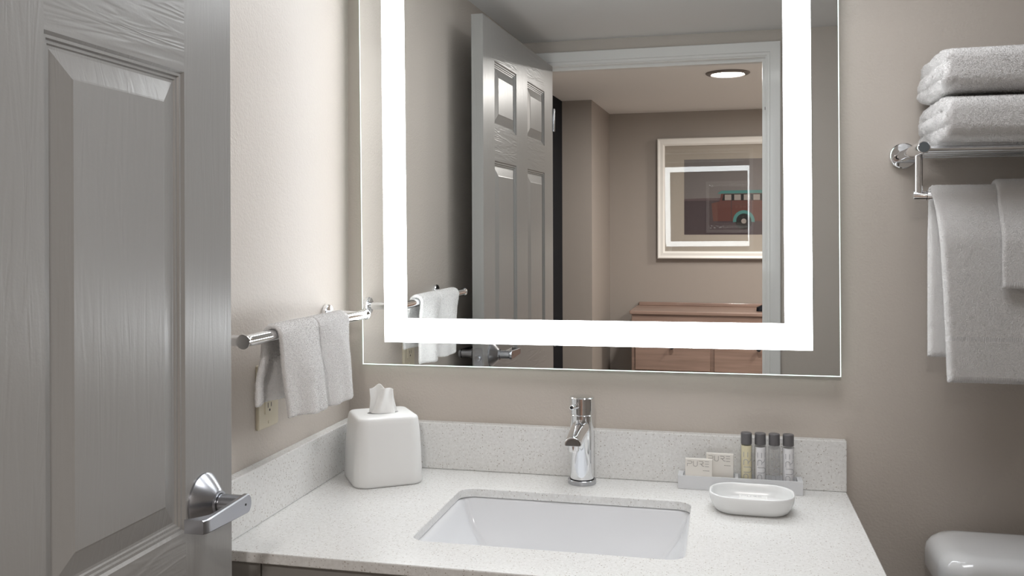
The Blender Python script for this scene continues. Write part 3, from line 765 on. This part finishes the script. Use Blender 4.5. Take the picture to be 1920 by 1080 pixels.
# folded bath towels lying on the shelf
def folded(zb, h, x0, yf, lab, seed, layers):
    x1 = 1.74; yb = -.012; b = NB()
    NYP = []
    nper = 190; nx = 380
    cy_, cz_ = (yf + yb) / 2, zb + h / 2; hy, hz = (yb - yf) / 2, h / 2
    rings = []
    def section(k):
        a = 2 * math.pi * k / nper; ca, sa = math.cos(a), math.sin(a)
        e_ = .42
        yy = math.copysign(abs(ca) ** e_, ca); zz = math.copysign(abs(sa) ** .52, sa)
        return yy, zz
    xs = []
    for i in range(nx + 1):
        t = i / nx; xs.append(x0 + (x1 - x0) * (t ** 1.5))
    for i, x in enumerate(xs):
        d = min(1.0, (x - x0) / .010); sc = math.sqrt(max(0, 1 - (1 - d) ** 2)) * .09 + .91
        if i == 0: sc = .90
        ring = []
        for k in range(nper):
            yy, zz = section(k)
            sag = -.0025 * (1 - yy * yy) * (1 if zz < 0 else 0)
            p = Vector((x, cy_ + hy * yy * sc, cz_ + hz * zz * sc + .0025 * nz((x, yy, zz), 3.5, seed)))
            # layered folds at the left end: grooves between the layers
            ph = (p.z - zb) / h * layers
            g_ = abs(math.sin(ph * math.pi)) ** .5
            edge = max(0, 1 - (x - x0) / .028)
            p.x += edge * ((1 - g_) * .005 + .006 * nz((0, p.y, p.z), 30, seed + 1) + .004 * nz((0, p.y, p.z), 75, seed + 2))
            p.x += (.003 * math.sin(ph * 1.9 + seed) * edge)
            n = Vector((0, yy, zz)); p += n.normalized() * fuzz(p, .0004)
            ring.append(b.verts.new(p))
        rings.append(ring)
    for a, c in zip(rings, rings[1:]):
        for k in range(nper): b.faces.new((a[k], a[(k + 1) % nper], c[(k + 1) % nper], c[k]))
    # left end cap: concentric rings shrinking to the middle, with grooves
    prev = rings[0]
    for q in range(1, 15):
        f = 1 - q / 15; cur = []
        for k in range(nper):
            yy, zz = section(k)
            p = Vector((x0, cy_ + hy * yy * .90 * f, cz_ + hz * zz * .90 * f + .0025 * nz((x0, yy, zz), 3.5, seed) * f))
            ph = (p.z - zb) / h * layers; g_ = abs(math.sin(ph * math.pi)) ** .5
            p.x += (1 - g_) * .005 + .006 * nz((0, p.y, p.z), 30, seed + 1) + .004 * nz((0, p.y, p.z), 75, seed + 2) + .003 * math.sin(ph * 1.9 + seed) - .002 * (1 - f) + fuzz(p, .0013)
            cur.append(b.verts.new(p))
        for k in range(nper): b.faces.new((prev[k], prev[(k + 1) % nper], cur[(k + 1) % nper], cur[k]))
        prev = cur
    b.faces.new(prev); b.faces.new(rings[-1])
    o = obj('bath_towel', b, m_towel, None, smooth=True)
    tag(o, lab, 'towel', 'folded bath towels on the shelf'); pile(o, 190000, .0012, .0004, seed=int(seed)); return o
folded(.6740, .0830, 1.203, -.249, 'folded white bath towel lying directly on the chrome shelf rails', 2.0, 3)
folded(.7605, .0810, 1.203, -.240, 'folded white bath towel on top of the stack on the chrome shelf', 9.0, 3)

# towels hanging from the lower rail
LRY, LRZ = -.135, .5845
def hang(x0, x1, zf, zb, rb, th0, th1, g, xf0, lab, name, seed, hemz):
    LF, LB, arc_ = LRZ - zf, LRZ - zb, math.pi * rb; tot = LF + LB + arc_
    def th(v):
        s = v * tot; k = (LF - s) / .09 if s < LF else (s - LF - arc_) / .09
        k = min(1, max(0, k)); return th0 + (th1 - th0) * k * k * (3 - 2 * k)
    def fn(u, v):
        s = v * tot
        if s < LF:
            t = 1 - s / LF; k = min(1, (LF - s) / .09); xl = x0 + (xf0 - x0) * t ** .5; x = xl + (x1 - xl) * u
            y = LRY - rb - g * k * k * (3 - 2 * k) + .004 * math.sin(u * 7 + seed) * t; z = LRZ - LF * t
        elif s < LF + arc_:
            a = (s - LF) / rb; x = x0 + (x1 - x0) * u; y = LRY - rb * math.cos(a); z = LRZ + rb * math.sin(a)
        else:
            t = (s - LF - arc_) / LB; xl = x0 + .001; x = xl + (x1 - xl) * u
            k = min(1, (s - LF - arc_) / .09); y = LRY + rb + .4 * g * k * k * (3 - 2 * k); z = LRZ - LB * t
        return Vector((x, y, z))
    hem = (lambda u, v: v * tot < .010 or hemz and (.075 < v * tot < .082))
    b = sheet(name, fn, 120, 170, m_towel, None, th, hem=hem, fz=.0003, EK=60)
    o = obj(name, b, m_towel, None, smooth=True, mats=[m_towel, m_hem])
    tag(o, lab, 'towel'); pile(o, 380000 if hemz else 130000, .0010, .0004, seed=int(seed * 10)); return o
hang(1.1975, 1.70, .247, .287, .0135, .011, .026, .014, 1.2225, 'long white bath towel hanging over the lower rail of the chrome shelf', 'hanging_towel', .5, True)
hang(1.305, 1.62, .418, .43, .0240, .009, .011, .028, 1.306, 'short white hand towel hung over the long towel on the lower rail', 'hand_towel', 2.5, False)

# ---------------------------------------------------------------- toilet
to = thing('toilet', 'white ceramic toilet tank below the towels, cut off by the frame edge', 'toilet', (1.45, -.2, FLOOR))
tcx, tcy = 1.4375, -.122
def rl(hx, hy, z, r): return [(x, y, z) for x, y in rrect(tcx, tcy, hx, hy, r, 10)]
b = NB()
loft(b, [rl(.224, .090, -.128, .04), rl(.232, .100, -.124, .05), rl(.2345, .1035, -.114, .052), rl(.2345, .1040, -.086, .054), rl(.232, .101, -.074, .054), rl(.225, .095, -.064, .052), rl(.214, .086, -.0575, .046), rl(.200, .074, -.0550, .038), rl(.190, .066, -.0545, .03)])
obj('tank_lid', b, m_ceramic, to, smooth=True)
b = NB()
loft(b, [rl(.19, .080, -.44, .03), rl(.205, .088, -.42, .035), rl(.214, .092, -.25, .04), rl(.218, .095, -.1285, .04)])
tk = obj('tank', b, m_ceramic, to, auto=50)
b = NB(); rod(b, (1.27, tcy - .095, -.16), (1.27, tcy - .112, -.16), .009, .002); box(b, 1.262, 1.33, tcy - .118, tcy - .110, -.168, -.153); obj('flush_lever', b, m_chrome, tk, auto=30)
b = NB(); lps = []
for z, sx, sy, yo in ((FLOOR + .0005, .11, .20, -.40), (FLOOR + .02, .115, .205, -.40), (FLOOR + .15, .10, .18, -.40), (FLOOR + .27, .14, .22, -.44), (FLOOR + .37, .185, .255, -.46), (FLOOR + .395, .185, .255, -.46)):
    lps.append([(tcx + sx * math.cos(2 * math.pi * k / 40), yo + sy * math.sin(2 * math.pi * k / 40), z) for k in range(40)])
loft(b, lps); obj('bowl', b, m_ceramic, to, smooth=True)
b = NB(); loft(b, [[(tcx + .19 * s * math.cos(2 * math.pi * k / 40), -.465 + .235 * s * math.sin(2 * math.pi * k / 40), FLOOR + z) for k in range(40)] for s, z in ((.96, .396), (1, .40), (1, .415), (.95, .425))]); obj('seat_lid', b, m_ceramic, to, auto=50)

# ---------------------------------------------------------------- the hall beyond the doorway, seen in the mirror
cl = thing('closet_door', 'tall black panel door reaching the ceiling of the hall, seen in the mirror', 'door', (HL + .01, -2.9, FLOOR))
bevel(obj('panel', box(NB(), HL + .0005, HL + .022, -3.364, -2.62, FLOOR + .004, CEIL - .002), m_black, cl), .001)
b = NB(); rod(b, (HL + .03, -2.68, .0), (HL + .03, -2.68, .16), .006); rod(b, (HL + .02, -2.68, .02), (HL + .03, -2.68, .02), .004); rod(b, (HL + .02, -2.68, .14), (HL + .03, -2.68, .14), .004); obj('pull_handle', b, m_nickel, cl, auto=30)
# downlight
dlx, dly = .775, -2.62
dn_ = thing('ceiling_downlight', 'round recessed downlight in the hall ceiling, seen in the mirror', 'light', (dlx, dly, CEIL - .012))
b = NB(); lathe(b, [(.078, .0005), (.104, .0005), (.104, .004), (.098, .008), (.080, .011), (.078, .009)], (dlx, dly, CEIL), (0, 0, -1), 48, cap=False)
obj('trim_ring', b, m_grille, dn_, 'dark metal trim ring', auto=30)
b = NB(); lathe(b, [(0, .001), (.078, .001), (.078, .004), (0, .006)], (dlx, dly, CEIL), (0, 0, -1), 48, cap=False)
obj('lens', b, m_lamp, dn_, 'glowing white lens', auto=30)
# dresser
dr = thing('dresser', 'pinkish brown wooden dresser against the far hall wall, seen in the mirror', 'dresser', (.95, -3.85, FLOOR))
DX0, DX1, DYF, DYB, DZ = .170, 1.75, -3.651, FW + .004, .020
bevel(obj('dresser_top', box(NB(), DX0, DX1, DYB, DYF, DZ - .022, DZ), m_wood, dr), .004)
b = NB(); box(b, DX0 + .012, DX1 - .012, DYB, DYF - .012, FLOOR + .001, DZ - .0225)
bd = bevel(obj('carcass', b, m_wood, dr), .002)
bevel(obj('back_rail', box(NB(), DX0 + .01, DX1 - .01, DYB, DYB + .02, DZ + .0002, DZ + .022), m_wood, dr), .003)
for x0, x1 in ((.205, .646), (.671, 1.18), (1.205, 1.715)):
    for z0, z1 in ((-.335, -.048), (-.62, -.345)):
        f = bevel(obj('drawer', box(NB(), x0, x1, DYF - .0115, DYF + .004, z0, z1), m_wood, dr), .003)
        b = NB(); lathe(b, [(.006, 0), (.006, .012), (.013, .018), (.012, .026), (0, .028)], ((x0 + x1) / 2, DYF + .004, (z0 + z1) / 2), (0, 1, 0), 20); obj('knob', b, m_dark, f, auto=40)
ck = thing('black_case', 'small black object on the dresser beside the door jamb, seen in the mirror', 'case', (.975, -3.80, DZ))
b = NB(); loft(b, [[(x, y, DZ + .0005) for x, y in rrect(.975, -3.80, .062, .05, .02)], [(x, y, DZ + .02) for x, y in rrect(.975, -3.80, .060, .048, .02)], [(x, y, DZ + .034) for x, y in rrect(.985, -3.80, .040, .036, .015)]]); obj('case_body', b, m_black, ck, auto=40)
# framed picture
PX0, PX1, PZ0, PZ1 = .302, 1.42, .322, 1.088
TILT = R(0.25)
PYAW = R(-0.70)
def PT(p):   # p=(x, outwards from the wall, z); leans forward at its top
    q = Matrix.Rotation(-TILT, 3, 'X') @ Vector((0, p[1], p[2] - PZ0)); return Vector((p[0], FW + .006 + q.y + (p[0] - PX1) * math.tan(PYAW), PZ0 + q.z))
pic = thing('framed_picture', 'white framed picture of a wood-sided wagon, seen in the mirror above the dresser', 'picture', ((PX0 + PX1) / 2, FW + .01, PZ0))
b = NB(); fw_ = .047
outer = [(PX0, PZ0), (PX1, PZ0), (PX1, PZ1), (PX0, PZ1)]
def ring_(ins, y): 
    s = ((1, 1), (-1, 1), (-1, -1), (1, -1)); return [PT((x + sx * ins, y, z + sz * ins)) for (x, z), (sx, sz) in zip(outer, s)]
rr = [[b.verts.new(p) for p in lp] for lp in (ring_(0, 0), ring_(0, .022), ring_(.006, .028), ring_(.020, .024), ring_(.036, .026), ring_(fw_, .016), ring_(fw_, 0))]
for a, c in zip(rr, rr[1:] + rr[:1]):
    for k in range(4): b.faces.new((a[k], a[(k + 1) % 4], c[(k + 1) % 4], c[k]))
obj('frame', b, m_frame, pic)
obj('mat_board', box(NB(), PX0 + fw_ - .002, PX1 - fw_ + .002, .001, .006, PZ0 + fw_ - .002, PZ1 - fw_ + .002, PT), m_mat, pic)
obj('glass_pane', box(NB(), PX0 + fw_ - .001, PX1 - fw_ + .001, .0125, .0145, PZ0 + fw_ - .001, PZ1 - fw_ + .001, PT), m_pane, pic)
am = [flat('print_sky', (.17, .155, .155)), flat('print_ground', (.055, .038, .045)), flat('print_wood', (.11, .040, .032)), flat('print_teal', (.065, .21, .20)), flat('print_black', (.012, .011, .012)), flat('print_window', (.30, .27, .25)), flat('print_hill', (.10, .07, .075))]
AXa, AXb, AZa, AZb = .470, 1.25, .475, .952
b = NB(); lay = [0.0062]
def poly(pts, mi):
    lay[0] += .00006; b.faces.new([b.verts.new(PT((x, lay[0], z))) for x, z in pts]).material_index = mi
poly([(AXa, AZa), (AXb, AZa), (AXb, AZb), (AXa, AZb)], 0)
poly([(AXa, .690), (AXb, .680), (AXb, .712), (.9, .705), (.6, .706), (AXa, .702)], 6)
poly([(AXa, AZa), (AXb, AZa), (AXb, .690), (AXa, .690)], 1)
poly([(.650, .560), (1.20, .560), (1.20, .735), (.700, .735), (.690, .685), (.640, .672)], 2)      # body
poly([(.675, .733), (.70, .752), (1.19, .756), (1.215, .735)], 3)                                      # roof
poly([(.705, .690), (1.19, .690), (1.19, .730), (.715, .730)], 4)
for k in range(8): x = .722 + k * .058; poly([(x, .692), (x + .040, .692), (x + .040, .727), (x, .727)], 5)
for xx in (.76, .88, 1.0, 1.12): poly([(xx, .562), (xx + .004, .562), (xx + .004, .688), (xx, .688)], 1)
def fan(cx, cz, r0, r1, a0, a1, mi, n=20):
    for k in range(n):
        t0, t1 = R(a0 + (a1 - a0) * k / n), R(a0 + (a1 - a0) * (k + 1) / n)
        p = [(cx + r1 * math.cos(t0), cz + r1 * math.sin(t0)), (cx + r1 * math.cos(t1), cz + r1 * math.sin(t1))]
        p += [(cx + r0 * math.cos(t1), cz + r0 * math.sin(t1)), (cx + r0 * math.cos(t0), cz + r0 * math.sin(t0))] if r0 > 0 else [(cx, cz)]
        b.faces.new([b.verts.new(PT((x, lay[0], z))) for x, z in p]).material_index = mi
for cxx in (.838, 1.12):
    lay[0] += .0001; fan(cxx, .560, 0, .052, 0, 360, 4)
    lay[0] += .0001; fan(cxx, .562, .046, .066, -8, 188, 3)
    lay[0] += .0001; fan(cxx, .560, 0, .016, 0, 360, 5, 12)
o = obj('print', b, None, pic, 'printed scene of a teal and wood-sided wagon on dark ground', mats=am)
